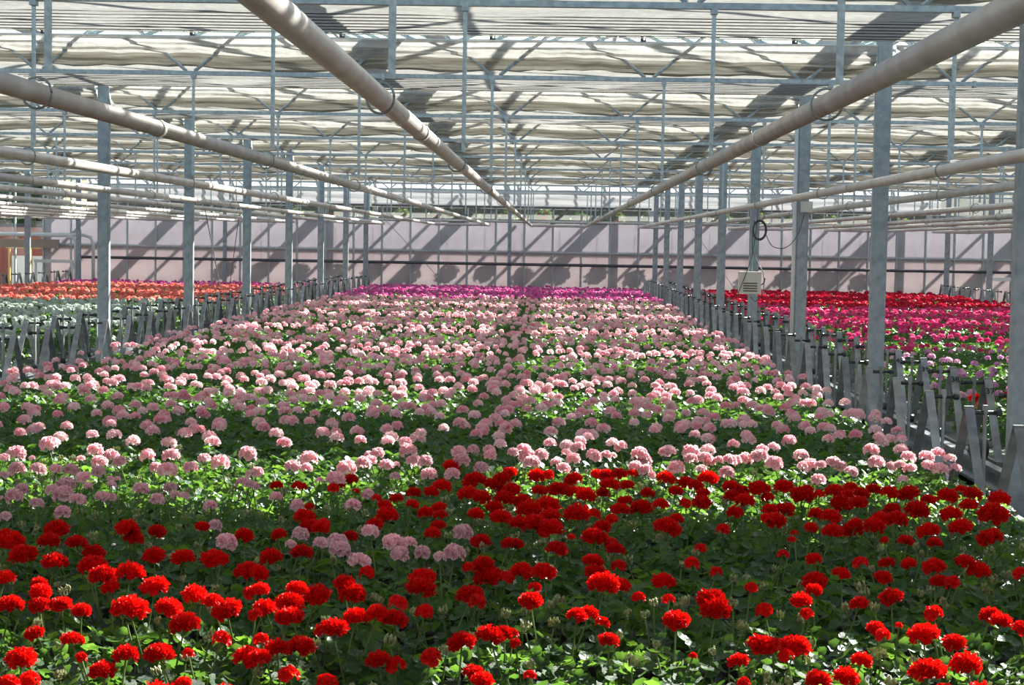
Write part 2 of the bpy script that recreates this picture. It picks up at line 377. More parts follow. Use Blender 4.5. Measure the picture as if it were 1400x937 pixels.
for k in starts:
    xa, xb = XS[k], XS[k+1]
    if xb < -13.3 or xa > 12: 
        if not (seen(xa, 40, PZ, 200) or seen(xb, 40, PZ, 200)): continue
    t = thing('heating_pipe', 'painted heating pipe loop beginning with the %s' % pname(xa), 'pipe', (xa, -6, Z(PZ)), 'overhead heating pipes')
    q = pair_mesh(xb-xa).mesh('pipe', pipe_m, True); link('pipe', q, t)
    for d in (0, xb-xa):
        for y in range(1, 8): link('joint_sleeve', colm, t, (d, 6*y+1.4, 0))
    for x in (xa, xb):
        for n in range(0, 10):
            if not seen(x, TY(n), PZ, 80) and not seen(x, TY(n), 1.2, 20): continue
            h = thing('pipe_hanger', 'hanger strap on the %s truss holding the %s' % (ordn(n) if n else 'nearest unseen', pname(x)), 'hanger', (x, TY(n), 0), 'hangers of the heating pipes')
            link('strap', hm, h, (.04, 0, 0)); link('wire_ring', rg, h, (0, 0, Z(PZ)), (0, 0, random.uniform(-.3, .3)))
            if n and n < 6: link('top_clamp', clampm, h, (.04, 0, 0))

# dark pipe low on the back wall, and the white pipe frame at the left
q = MB(); q.tube([(-13.3, WY-.2, Z(-.60)), (12.9, WY-.2, Z(-.60))], .042, 8)
thing('wall_pipe', 'dark horizontal pipe along the back wall above the flowers', 'pipe', (0,0,0), None, q.mesh('wall_pipe', mat('dark_pipe', (.10, .10, .11), .4, .3), True))
for k, (xe, yy, zt) in enumerate(((-13.30, 46.76, .0), (-12.86, 46.93, .02))):
    q = MB(); q.tube([(-20.6, yy, Z(zt)), (xe-.25, yy, Z(zt)), (xe-.07, yy, Z(zt)-.07), (xe, yy, Z(zt)-.25), (xe, yy, 0)], .05, 10)
    thing('bent_pipe', 'white bent pipe frame at the far left, ' + ('nearer and shorter one' if k == 0 else 'reaching further right'), 'pipe', (0,0,0), 'white pipe frames by the back wall', q.mesh('bent_pipe', white_p, True))
thing('cross_beam', 'beige beam across the opening in the back wall at far left', 'beam', (0, 0, 0), None, boxmesh('cross_beam', mat('beam_beige', (.40, .33, .27), .6), -20.8, -13.9, WY-.2, WY-.08, Z(-.36), Z(-.12)))
for nm, x0, x1, yy, zz, lab in (('rail_bar', -14.3, -13.2, 46.2, -.72, 'left'), ('rail_bar', 10.9, 12.4, 42.6, -.72, 'right')):
    thing(nm, 'pale rail bar behind the last brackets at the far ' + lab, 'rail', (0,0,0), 'rail bars at the bay ends', (lambda q: (q.box(x0, x1, yy-.03, yy+.03, Z(zz)-.04, Z(zz)+.05), q.box(x0+.02, x0+.07, yy-.025, yy+.025, 0, Z(zz)), q.box(x1-.07, x1-.02, yy-.025, yy+.025, 0, Z(zz)), q.mesh(nm, white_p))[-1])(MB()))

# ------------------------------------------------------------------ planting trays with brackets
TP = 1.065
def bracket_mesh(flip):
    q = MB(); w = .028; t = .006; za, zb = Z(-.93), Z(-1.50)
    for s in (-1, 1):
        y0, y1 = s*.012, s*.385
        q.add([(-w,y0-s*t*1.5,za),(w,y0-s*t*1.5,za),(w,y1-s*t*1.5,zb),(-w,y1-s*t*1.5,zb),(-w,y0,za),(w,y0,za),(w,y1,zb),(-w,y1,zb)],
              [(0,1,2,3),(4,7,6,5),(0,4,5,1),(3,2,6,7),(0,3,7,4),(1,5,6,2)])
    q.box(-w, w, -.018, .018, za-.004, za+.004)
    q.box(-w, w, -.42, -.36, zb-.03, zb+.004); q.box(-w, w, .36, .42, zb-.03, zb+.004)
    return q.mesh('bracket', brk)
BRK = bracket_mesh(0)
ax = MB(); ax.tube([(-.02, 0, 0), (.17, 0, 0)], .013, 8); ax.tube([(.165, 0, 0), (.195, 0, 0)], .021, 8); AX = ax.mesh('axle', dark, True)
STR = MB(); STR.box(.09, .105, -.016, .016, Z(-1.44), Z(-.925)); STR.box(.085, .11, -.02, .02, Z(-.97), Z(-.92)); STR = STR.mesh('hanging_strap', brk)
rl = MB(); rl.tube([(.07, 0, 0), (.125, 0, 0)], .034, 10); RL = rl.mesh('roller', dark, True)
rl = MB(); rl.tube([(.125, 0, 0), (.14, 0, 0)], .016, 8); HB = rl.mesh('roller_hub', white_p, True)
def tray_bed(x0, x1):
    q = MB(); d = TP/2-.02
    q.box(x0, x1, -d, d, Z(-1.66), Z(-1.62)); return q.mesh('tray_bed', alu)
def rims(x0, x1):
    d = TP/2-.02
    return (boxmesh('long_rim', alu, x0, x1, -.012, .012, Z(-1.66), Z(-1.56)), boxmesh('end_rim', alu, -.015, .015, -d, d, Z(-1.66), Z(-1.52)))
digits = {}
def number_mesh(t):
    cu_ = bpy.data.curves.new('n', 'FONT'); cu_.body = t; cu_.size = .067; cu_.align_x = 'CENTER'; cu_.align_y = 'CENTER'; cu_.extrude = .0006; cu_.resolution_u = 2; cu_.offset = .001
    o = bpy.data.objects.new('n', cu_); me = bpy.data.meshes.new_from_object(o); me.name = 'number'; me.materials.clear(); me.materials.append(ink)
    bpy.data.objects.remove(o); bpy.data.curves.remove(cu_); return me
BAYS = {'middle': (-4.95, 2.5, 10.05, -6, 33), 'right': (3.2, 10.45, 12.35, -4, 31), 'left': (-12.95, -5.75, 18.3, -7, 25)}
def colour_name(bay, y):
    if bay == 'middle': return 'red' if y < 8.3 else ('pink' if y < 36.4 else 'magenta')
    if bay == 'left': return 'white' if y < 31.8 else ('coral' if y < 43 else 'magenta')
    return 'red' if y < 13.6 else 'lilac' if y < 20.5 else 'rose' if y < 34.9 else 'crimson'
trays = {}
for bay, (xa, xb, yb, k0, k1) in BAYS.items():
    me_b = tray_bed(xa+.05, xb-.05); lr, er = rims(xa+.05, xb-.05); trays[bay] = []
    for k in range(k0, k1+1):
        y = yb+k*TP; trays[bay].append(y)
        no = 37+k if bay == 'right' else None
        cn = colour_name(bay, y)
        lab = 'aluminium plant tray of %s geraniums, %s bay, %s from the back wall' % (cn, bay, ordn(k1-k+1))
        t = thing('plant_tray', lab, 'tray', (0, y, 0), 'rolling plant trays of the %s bay' % bay)
        link('tray_bed', me_b, t)
        for s in (-1, 1): link('long_rim', lr, t, (0, s*(TP/2-.03), 0))
        for s, x in ((-1, xa), (1, xb)):
            link('end_rim', er, t, (x-s*.04, 0, 0))
            if not (seen(x, y, -1.0, 60)): continue
            b = link('bracket', BRK, t, (x, 0, 0), (0, 0, random.uniform(-.03, .03)))
            r = None if s > 0 else (0, 0, math.pi)
            link('axle', AX, b, (0, 0, Z(-.965)), r); link('hanging_strap', STR, b, (0, 0, 0), r)
            if y < 30:
                link('roller', RL, b, (0, 0, Z(-1.45)), r); link('roller_hub', HB, b, (0, 0, Z(-1.45)), r)
            if no and s < 0 and no <= 48:
                if no not in digits: digits[no] = number_mesh(str(no))
                u = link('number', digits[no], b, (.0, -.0145-.09*.373/.57-.0135, Z(-1.02)), (math.radians(90-33), 0, 0))
# rails in the two aisles
def rail_mesh():
    q = MB(); q.box(-.035, .035, 3, 46.2, -.03, 0); q.box(-.008, .008, 3, 46.2, -.14, -.03); q.box(-.045, .045, 3, 46.2, -.16, -.14); return q.mesh('rail_profile', alu)
RM = rail_mesh(); RS = boxmesh('rail_stand', galv, -.025, .025, -.025, .025, 0, Z(-1.64))
for x, lab in ((2.62, 'beside the middle trays in the right aisle'), (3.07, 'beside the right trays in the right aisle'), (-5.07, 'beside the middle trays in the left aisle'), (-5.62, 'beside the left trays in the left aisle')):
    t = thing('bench_rail', 'long aluminium roller rail ' + lab, 'rail', (x, 0, 0), 'roller rails along the aisles')
    link('rail_profile', RM, t, (0, 0, Z(-1.485)))
    for n in range(1, 20): link('rail_stand', RS, t, (0, 1.5+n*2.27, 0))
for x in (2.84, -5.36):
    thing('supply_pipe', 'grey pipe lying between the rails of the %s aisle' % ('right' if x > 0 else 'left'), 'pipe', (x-.11 if x > 0 else x, 0, 0), 'pipes between the rails', boxmesh('supply_pipe', brk, -.03, .03, 3, 46, Z(-1.62), Z(-1.55)))
q = MB(); q.tube([(-.05, 0, 0), (.05, 0, 0)], .075, 16); q.tube([(.05, 0, 0), (.06, 0, 0)], .05, 16)
t = thing('drive_wheel', 'black drive wheel beside the column nearest the camera on the right', 'wheel', (3.0, 11.75, Z(-1.38)), None, q.mesh('drive_wheel', dark, True))

# ------------------------------------------------------------------ things on the right-hand columns
BXX, BYY = 2.26, TY(3)
bx = thing('control_box', 'cream louvred sensor box hanging over the plants beside the third right column', 'control box', (BXX, BYY, Z(-.415)))
q = MB(); q.box(-.125, .125, -.06, .06, -.122, .122); q.box(-.13, .13, -.065, .065, .115, .13); link('case', q.mesh('case', box_m), bx)
for k in range(4): link('louvre', boxmesh('louvre', louv, -.08, .08, -.066, -.059, -.095+.029*k, -.082+.029*k), bx)
for x in (-.02, .02):
    q = MB(); q.tube([(x, 0, .125), (.084, 0, .80), (.084, 0, .862)], .004, 5); link('chain', q.mesh('chain', galv), bx)
q = MB(); q.tube([(.075+.0*k, 0, .0) for k in range(1)]+[(.125, 0, -.02), (.16, 0, .0), (.17, 0, .06)], .01, 6); link('gland', q.mesh('gland', dark), bx)
cab = mat('cable_grey', (.07, .08, .08), .5)
def cable(name, lab, pts, r=.009, loc=(0,0,0), g=None, m=None):
    q = MB()
    P = [Vector(p) for p in pts]; out = []
    for i in range(len(P)-1):
        a = P[max(i-1, 0)]; b = P[i]; c = P[i+1]; d = P[min(i+2, len(P)-1)]
        for k in range(6):
            t = k/6; out.append(.5*((2*b)+(c-a)*t+(2*a-5*b+4*c-d)*t*t+(3*b-3*c+d-a)*t**3))
    out.append(P[-1]); q.tube(out, r, 5); return thing(name, lab, 'cable', loc, g, q.mesh(name, m or cab, True))
yc = BYY-.05; cx_ = 2.35
q = MB()
for k in range(4):
    rr = .066+.005*k; q.tube([(cx_+rr*math.cos(a), yc-.008*k, Z(.19)+rr*1.45*math.sin(a)) for a in [j*math.pi/12 for j in range(25)]], .004, 5)
thing('cable_coil', 'coil of dark cable hanging above the cream sensor box', 'cable', (0,0,0), None, q.mesh('cable_coil', cab, True))
cable('cable', 'dark cable dropping from the coil round the sensor box', [(cx_-.06, yc, Z(.3)), (cx_-.075, yc, Z(.1)), (cx_-.07, yc, Z(-.05)), (cx_+.0, yc, Z(-.20)), (cx_+.055, yc, Z(-.30)), (cx_+.06, yc, Z(-.5)), (cx_-.02, yc, Z(-.62)), (cx_-.08, yc, Z(-.57))], .005)
cable('cable', 'cable sagging from the coil to the junction box on the next column', [(cx_+.075, yc, Z(.14)), (cx_+.15, yc-.03, Z(.01)), (cx_+.3, yc-.06, Z(.0)), (2.78, TY(3)-.1, Z(.15)), (2.84, TY(3)-.14, Z(.39))], .005)
cable('cable', 'straight cord from the pipe down past the left of the sensor box', [(2.335, yc, Z(.47)), (2.27, yc-.02, Z(-.1)), (2.115, yc-.04, Z(-.55))], .005)
cable('cable', 'short cable from the pipe to the top of the coil', [(2.345, yc, Z(.46)), (2.40, yc, Z(.36)), (2.37, yc, Z(.28))], .005)
jb = thing('junction_box', 'small grey junction box on the third column of the right row', 'junction box', (2.87, TY(3)-.09, Z(.46)))
link('case', boxmesh('case', box_m, -.065, .065, -.035, .035, -.06, .06), jb); link('lid', boxmesh('lid', box_m, -.055, .055, -.043, -.034, -.05, .05), jb)
q = MB(); q.tube([(2.745, TY(3)-.04, Z(-1.3)), (2.745, TY(3)-.04, Z(1.4))], .022, 8)
thing('conduit', 'pale conduit running up the left side of the third right column', 'conduit', (0,0,0), None, q.mesh('conduit', white_p, True))
for k, (a, b) in enumerate((((-6.85, 33, .62), (-6.52, 33, -1.0)), ((-7.1, 38, .5), (-7.3, 38, -1.1)))):
    q = MB(); a = (a[0], a[1], Z(a[2])); b = (b[0], b[1], Z(b[2])); q.tube([a, b], .009, 5)
    thing('bracing_wire', 'thin slanting wire in the left bay, ' + ('the darker one leaning to the right' if k == 0 else 'the fainter one further right'), 'wire', (0,0,0), 'slanting wires of the left bay', q.mesh('bracing_wire', cab))

# heads read off the picture, in centimetres: x, y, height, diameter
RED_HEADS='-198,669,-119,10;-192,639,-118,8;-206,636,-118,10;-211,645,-117,6;-193,610,-118,10;-179,631,-117,8;-174,637,-122,8;-165,602,-120,10;-176,592,-117,9;-155,578,-119,10;-168,664,-117,9;-166,666,-121,8;-159,676,-120,7;-149,630,-121,8;-135,616,-119,8;-142,684,-119,6;-124,680,-122,8;-125,624,-121,10;-109,604,-121,9;-145,577,-117,9;-132,559,-118,9;-150,570,-121,6;-186,568,-118,7;-176,574,-121,6;-168,550,-119,7;-175,540,-121,8;-167,545,-122,7;-155,528,-118,7;-150,534,-121,6;-135,537,-121,11;-115,542,-117,8;-120,526,-118,8;-113,518,-121,9;-107,533,-117,6;-102,530,-119,9;-99,558,-119,5;-155,501,-121,6;-137,478,-117,6;-147,463,-119,8;-129,459,-117,3;-118,465,-118,7;-112,480,-121,8;-97,496,-120,5;-104,482,-121,3;-123,459,-121,7;-86,480,-122,9;-139,445,-120,5;-142,436,-119,5;-99,453,-122,4;-92,525,-119,4;-105,719,-120,9;-99,697,-120,8;-93,680,-118,7;-109,675,-120,6;-70,729,-120,9;-73,704,-120,7;-53,725,-118,7;-47,717,-122,6;-46,668,-117,6;-48,745,-122,6;-31,723,-118,7;-20,716,-118,9;-27,678,-122,8;-15,654,-118,6;-104,626,-120,8;-93,631,-119,8;-81,685,-122,6;-66,610,-122,5;-104,600,-121,7;-23,605,-117,8;-21,602,-121,10;-14,587,-118,5;-28,600,-117,4;-69,567,-117,7;-66,564,-120,9;-44,591,-120,9;-43,571,-119,10;-84,560,-118,7;-78,566,-121,9;-96,557,-118,6;-83,537,-118,9;-80,517,-118,9;-93,548,-122,7;-48,538,-117,5;-26,574,-122,9;-23,556,-120,5;-60,523,-119,8;-53,521,-117,7;-48,526,-120,8;-64,498,-117,9;-39,534,-119,5;-25,498,-120,8;-17,507,-120,8;-13,515,-121,6;-73,495,-122,9;-79,488,-121,7;-81,471,-119,6;-83,484,-117,4;-48,478,-121,7;-43,478,-122,5;-32,467,-117,5;-70,453,-119,5;-59,449,-120,5;-20,466,-121,6;-17,451,-119,6;-12,701,-118,8;-6,713,-120,10;1,734,-120,9;1,711,-122,11;13,723,-117,11;21,756,-122,5;28,731,-120,5;50,699,-118,11;57,740,-121,6;83,742,-118,7;95,725,-117,5;23,702,-119,8;19,672,-118,10;27,663,-121,7;26,671,-120,5;10,690,-121,3;-12,653,-118,6;4,660,-121,8;-9,607,-120,9;-1,592,-117,8;-4,572,-118,4;17,616,-117,7;27,624,-120,5;18,608,-120,8;20,579,-118,10;26,587,-120,7;42,600,-121,8;55,633,-120,5;75,715,-121,5;61,664,-120,4;61,601,-117,4;-5,544,-117,7;10,533,-119,6;14,541,-120,6;18,529,-120,4;32,578,-122,4;42,571,-121,4;41,525,-118,8;55,558,-118,9;56,552,-120,10;71,579,-118,4;71,543,-118,5;19,500,-119,6;43,484,-119,2;64,494,-118,8;56,482,-120,6;-4,454,-118,3;-10,516,-121,3;-9,499,-120,3;54,451,-118,3;99,728,-119,9;122,762,-121,7;123,729,-117,9;120,704,-119,8;112,712,-119,6;132,726,-122,9;140,719,-119,9;148,748,-121,9;153,736,-119,10;104,705,-120,3;99,677,-118,3;161,709,-119,9;156,675,-118,6;179,727,-120,10;183,694,-119,10;145,678,-118,6;137,681,-118,3;183,762,-120,9;199,751,-118,13;91,644,-118,4;102,640,-119,6;117,624,-117,5;106,602,-117,6;129,635,-119,6;137,634,-119,6;124,617,-121,6;144,623,-118,8;157,630,-117,7;162,629,-120,8;141,600,-119,7;144,595,-118,5;174,616,-118,5;97,605,-121,9;85,557,-118,7;93,580,-119,6;118,572,-119,8;106,566,-120,6;85,544,-119,4;126,544,-118,5;145,546,-119,7;145,533,-118,7;154,543,-122,5;105,532,-121,6;105,520,-120,4;117,517,-119,9;126,515,-121,7;112,530,-119,2;68,500,-119,4;76,509,-122,9;71,491,-120,4;93,490,-121,6;111,483,-122,10;123,488,-121,9;76,463,-120,7;85,471,-121,7;-52,902,-121,9;-65,808,-122,7;-56,800,-120,7;-52,816,-120,9;-70,771,-119,6;-79,770,-119,4;-74,759,-121,7;-60,740,-117,6;-50,765,-122,7;-37,839,-120,11;-38,798,-121,10;-31,783,-120,9;-27,832,-121,9;-23,836,-118,9;-20,872,-120,8;-18,825,-122,9;-20,777,-119,9;-12,788,-122,9;-24,749,-119,8;-6,863,-120,9;0,861,-119,5;-4,790,-117,7;5,799,-118,10;13,851,-120,9;12,797,-118,7;16,803,-119,6;-8,750,-120,11;0,769,-121,11;25,869,-119,5;30,864,-119,8;36,853,-117,8;30,814,-117,9;39,827,-119,7;44,880,-120,6;18,783,-118,9;27,819,-122,7;61,869,-121,9;69,842,-119,8;73,832,-119,8;83,871,-121,10;62,811,-119,7;74,798,-118,6;48,809,-120,7;36,782,-120,7;33,763,-121,8;43,767,-121,11;51,756,-117,7;64,780,-120,5;70,762,-117,9;89,816,-117,8;94,816,-119,7;89,810,-121,8;102,811,-117,10;93,790,-120,9;118,840,-120,9;122,821,-120,7;99,746,-117,7;108,765,-120,9;106,809,-121,6;129,833,-120,6;124,819,-121,11;131,811,-119,5;141,825,-120,10;153,849,-121,7;144,806,-118,6;151,808,-118,8;140,801,-122,10;145,785,-119,9;163,842,-121,8;164,806,-117,8;174,811,-118,10;184,813,-121,7;196,824,-121,10;209,850,-121,6;204,807,-117,9;200,798,-121,8;216,805,-119,10;208,771,-120,6;169,768,-119,11;157,765,-119,8;132,719,-118,6;112,779,-121,5;-130,797,-118,6;-122,811,-120,5;-118,802,-119,4;-99,836,-120,7;-103,825,-121,5;-103,800,-119,5;-92,798,-120,3;-107,748,-120,4;-93,691,-118,5'
PINK_HEADS='-229,700,-119,5;-214,732,-122,7;-140,700,-121,6;-127,658,-120,8;-98,661,-117,7;-99,643,-118,4;-89,653,-119,5;-85,674,-122,8;-79,635,-118,8;-73,687,-120,7;-61,659,-119,8;-54,652,-118,6;-56,633,-119,7;-48,643,-120,6;-40,620,-117,4;-70,622,-120,8;-35,691,-120,8;-35,632,-118,8;-50,871,-121,8;-62,868,-121,8;-77,838,-118,5;-52,972,-122,9;-47,903,-118,9;-34,960,-119,7;-33,946,-120,7;-36,897,-121,8;-43,952,-118,7;-14,951,-117,8;-12,950,-121,10;-9,917,-120,9;-4,942,-119,8;4,918,-120,6;8,896,-120,7;14,943,-121,8;17,980,-119,8;10,948,-118,5;-82,975,-122,10;-74,919,-121,9;-66,898,-118,7;-95,928,-118,7;-86,888,-119,7;-83,910,-122,4;-96,897,-118,7;-20,936,-117,6;46,886,-117,7;51,882,-118,7;55,892,-122,4;68,891,-118,9;83,911,-121,5;94,883,-119,8;122,909,-117,9;25,936,-118,8;33,964,-121,6;37,961,-121,4;51,940,-117,9;54,941,-121,8;67,966,-119,7;83,980,-120,10;81,955,-121,8;88,946,-119,8;91,950,-122,7;96,949,-121,6;102,943,-120,8;107,959,-122,7;114,968,-122,8;120,956,-119,10;144,953,-118,7;138,911,-118,5;43,1006,-121,8;140,869,-120,8;185,877,-120,5;223,921,-119,6;144,927,-120,9;147,907,-117,6;160,944,-120,8;164,943,-122,7;162,898,-119,7;194,1011,-121,9;183,938,-119,9;188,922,-119,6;191,915,-117,6;197,916,-119,7;206,964,-119,8;221,984,-121,9;210,931,-119,7;216,928,-121,9;-184,855,-118,8;-174,882,-119,10;-189,915,-121,7;-169,936,-121,10;-150,819,-120,7;-149,835,-118,5;-151,865,-121,6;-144,802,-118,4;-141,801,-119,4;-172,787,-122,4;-150,740,-119,6;-129,789,-122,6;-115,757,-121,4;-112,745,-119,6;-136,888,-121,9;-129,899,-118,10;-127,877,-120,6;-114,831,-120,4;-105,825,-118,9;-108,893,-122,10;-98,885,-118,8;-101,943,-122,7;-86,796,-121,6;-86,737,-117,7;-269,819,-119,5;-274,856,-121,9;-264,859,-121,8;-247,833,-117,6;-242,843,-119,8;-227,811,-118,7;-231,853,-121,7;-215,816,-119,3;-213,822,-120,3;-213,811,-121,4;-221,798,-120,4;-231,795,-119,9;-234,783,-120,5;-225,770,-120,9;-250,788,-121,7;-241,749,-118,8;-227,737,-119,6;-210,742,-118,7;-249,756,-120,2;-202,753,-118,6;-199,758,-119,4;-237,878,-119,8;-237,902,-119,8;-225,872,-118,7;-194,792,-120,8;-184,811,-122,6;-177,789,-122,4;-180,766,-121,7;-208,882,-122,7;-193,844,-118,10;-292,911,-120,10;-283,941,-118,10;-258,947,-122,9;-278,894,-120,3;-217,900,-118,8;-206,909,-119,9;-252,896,-120,4;-293,894,-120,5'

# ------------------------------------------------------------------ geraniums
def frame(nv):
    nv = Vector(nv).normalized(); a = nv.orthogonal().normalized(); return nv, a, nv.cross(a)
def leaf_vf(n=12, ring=False, r=None):
    r = r or random
    pts = [(0.0, -.12, 0.0)]; f = []
    for k in range(n):
        th = -math.pi/2+.30+(2*math.pi-.60)*k/(n-1); rad = 1*(.89+.11*(k % 2))*(1-.12*abs(math.cos(th/2)))
        x, y = rad*math.cos(th), rad*math.sin(th)
        pts.append((x, y, .30*(x*x+y*y)+.09*math.sin(3*th+1)))
    if ring:
        for k in range(n):
            x, y, z = pts[1+k]; pts.append((x*.55, y*.55-.05, .07+.02*math.sin(3*k)))
        for k in range(n-1):
            f += [(0, n+1+k, n+2+k), (n+1+k, 1+k, 2+k, n+2+k)]
    else:
        f = [(0, 1+k, 2+k) for k in range(n-1)]
    return pts, f
def put(q, pts, f, pos, nrm, s, spin=0., mi=0):
    nv, a, b = frame(nrm); c, sn = math.cos(spin), math.sin(spin); a, b = a*c+b*sn, b*c-a*sn; p = Vector(pos)
    q.add([p+a*(x*s)+b*(y*s)+nv*(z*s) for x, y, z in pts], f, mi)
LEAFN = leaf_vf(14, True); LEAFM = leaf_vf(8); LEAFF = leaf_vf(5)
# unit heads (diameter 1): florets of ruffled petals over a dome
def head_vf(nf, np_, seed, core=True):
    r = random.Random(seed); q = MB()
    if core:
        n = 7; v = [(0, 0, .27)]+[(.33*math.cos(2*math.pi*k/n), .33*math.sin(2*math.pi*k/n), .05) for k in range(n)]+[(0, 0, -.12)]
        q.add(v, [(0, 1+k, 1+(k+1) % n) for k in range(n)]+[(n+1, 1+(k+1) % n, 1+k) for k in range(n)])
    for i in range(nf):
        t = (i+.5)/nf; zz = 1-1.18*t; a = i*2.39996+r.random()*.5; rr = math.sqrt(max(0, 1-zz*zz))
        nv = Vector((rr*math.cos(a), rr*math.sin(a), zz*.8+.12)).normalized()
        pos = Vector((rr*math.cos(a)*.37, rr*math.sin(a)*.37, zz*.27+.02))*(.93+.14*r.random())
        nv, u, w_ = frame(nv); fr = (.30 if np_ < 6 else .31)*(.8+.35*r.random())*math.sqrt(20/nf)*.82; sp = r.random()*6
        if np_ == 0:
            m = 5; pts = [pos-nv*.04]+[pos+(u*math.cos(sp+2*math.pi*k/m)+w_*math.sin(sp+2*math.pi*k/m))*fr*.8*(.8+.4*r.random())+nv*.07*r.random() for k in range(m)]
            q.add(pts, [(0, 1+k, 1+(k+1) % m) for k in range(m)]); continue
        for k in range(np_):
            th = sp+2*math.pi*k/np_; d = u*math.cos(th)+w_*math.sin(th); e = nv.cross(d); l = fr*(.85+.3*r.random()); wd = l*.62; h = .05+.08*r.random()
            q.add([pos-nv*.05, pos+d*l*.62+e*wd*.75+nv*(h+.04*r.random()), pos+d*l*.92+nv*(h*.5-.03*r.random()), pos+d*l*.62-e*wd*.75+nv*(h+.04*r.random())], [(0, 1, 2), (0, 2, 3)])
            if k % 2 == 0 and nf > 18:
                q.add([pos, pos+d*l*.45+e*wd*.4+nv*(h+.09), pos+d*l*.3-e*wd*.4+nv*(h+.10)], [(0, 1, 2)])
    return q.v, q.f
def vfmesh(name, vf, m):
    q = MB(); q.add(*vf); return q.mesh(name, m)
HEADN = [head_vf(26, 5, s) for s in range(5)]; HEADM = [head_vf(15, 4, s+20) for s in range(4)]; HEADF = [head_vf(9, 0, s+40) for s in range(4)]
HEADP = [head_vf(12, 6, s+90) for s in range(5)]
LOOSE = [head_vf(9, 5, s+70, False) for s in range(3)]
HM = {}
def headmesh(col, lod, i):
    k = (col, lod, i)
    if k not in HM: HM[k] = vfmesh('flower_head', {'n': HEADN, 'm': HEADM, 'l': LOOSE, 'p': HEADP}[lod][i], PET[col])
    return HM[k]
def foliage_vf(seed, n, lf, size, R=.165):
    r = random.Random(seed); q = MB()
    for i in range(n):
        rr = R*math.sqrt(r.random())*1.05; a = r.random()*6.283; top = Z(-1.275)-.0
        h = -1.285-.9*rr*rr*3-abs(r.gauss(0, 1))*.035 if i < n*.7 else -1.34-.14*r.random()
        h = max(h, -1.5)
        tilt = .25+.9*r.random()*(rr/R+.3)
        nv = (math.cos(a)*tilt+r.uniform(-.35, .35), math.sin(a)*tilt+r.uniform(-.35, .35), 1)
        s = size*r.uniform(.75, 1.25)
        put(q, *lf, (rr*math.cos(a), rr*math.sin(a), h+1.62), nv, s, r.random()*6.28)
    return q
FOLM = [foliage_vf(s, 56, LEAFM, .028) for s in range(5)]
FOLN = [foliage_vf(s+10, 56, LEAFN, .027) for s in range(5)]
FMM = [q.mesh('foliage', leafm if i % 3 else leaf2) for i, q in enumerate(FOLM)]
FMN = [q.mesh('foliage', leafm if i % 3 else leaf2, True) for i, q in enumerate(FOLN)]
LFM = [vfmesh('leaf', LEAFN, m) for m in (leafm, leaf2, leafm)]
for m in LFM: m.polygons.foreach_set('use_smooth', [True]*len(m.polygons))
pq = MB(); pq.tube([(0, 0, 0), (0, 0, .11)], [.045, .06], 10); pq.tube([(0, 0, .10), (0, 0, .115)], [.064, .064], 10); POT = pq.mesh('pot', potm, True)
sq = MB(); sq.tube([(0, 0, 0), (.02, .01, .5), (0, 0, 1)], [.0042, .0032, .0028], 5); STEM = sq.mesh('flower_stem', stemm)
def bud_mesh(seed):
    r = random.Random(seed); q = MB()
    for k in range(13):
        a = r.random()*6.28; rr = .02*math.sqrt(r.random()); z = r.uniform(-.006, .014); d = r.uniform(.0048, .0078)
        c = Vector((rr*math.cos(a), rr*math.sin(a), z))
        q.add([c+Vector((0,0,d*1.8)), c+Vector((d,0,0)), c+Vector((0,d,0)), c+Vector((-d,0,0)), c+Vector((0,-d,0)), c-Vector((0,0,d*2.2))], [(0,1,2),(0,2,3),(0,3,4),(0,4,1),(5,2,1),(5,3,2),(5,4,3),(5,1,4)])
        q.tube([(0, 0, -.02), tuple(c-Vector((0,0,d*2)))], .0007, 3, caps=False)
    return q.mesh('bud_cluster', budm)
BUD = [bud_mesh(s) for s in range(3)]
SZ = Z(-1.62)
def add_head(root, col, lod, x, y, z, dia):       # world x, y; z relative to the camera height
    lx, ly, lz = x-root.location.x, y-root.location.y, z+1.62
    rr = random.Random(int(x*1000)+int(y*777))
    lo = 'l' if dia < .055 and lod == 'n' else lod
    if lo == 'n' and col == 'pink': lo = 'p'
    n = {'n': 5, 'm': 4, 'l': 3, 'p': 5}[lo]
    if lo == 'l': dia *= 1.1
    h = link('flower_head', headmesh(col, lo, rr.randrange(n)), root, (lx, ly, lz-.05*dia), (rr.uniform(-.2, .2), rr.uniform(-.2, .2), rr.random()*6.28), (dia*rr.uniform(.96, 1.08), dia*rr.uniform(.96, 1.08), dia*rr.uniform(.95, 1.1)))
    b = Vector((lx*.35, ly*.35, .13)); tp = Vector((lx, ly, lz-.1*dia)); d = tp-b
    s = link('flower_stem', STEM, root, b, d.to_track_quat('Z', 'Y').to_euler(), (1, 1, d.length))
    return h
def add_bud(root, rr, x, y, z):
    link('bud_cluster', BUD[rr.randrange(3)], root, (x, y, z), (rr.uniform(-.5, .5), rr.uniform(-.5, .5), rr.random()*6), rr.uniform(.6, 1.0))
    b = Vector((x*.5, y*.5, .13)); d = Vector((x, y, z-.02))-b
    link('flower_stem', STEM, root, b, d.to_track_quat('Z', 'Y').to_euler(), (1, 1, d.length))

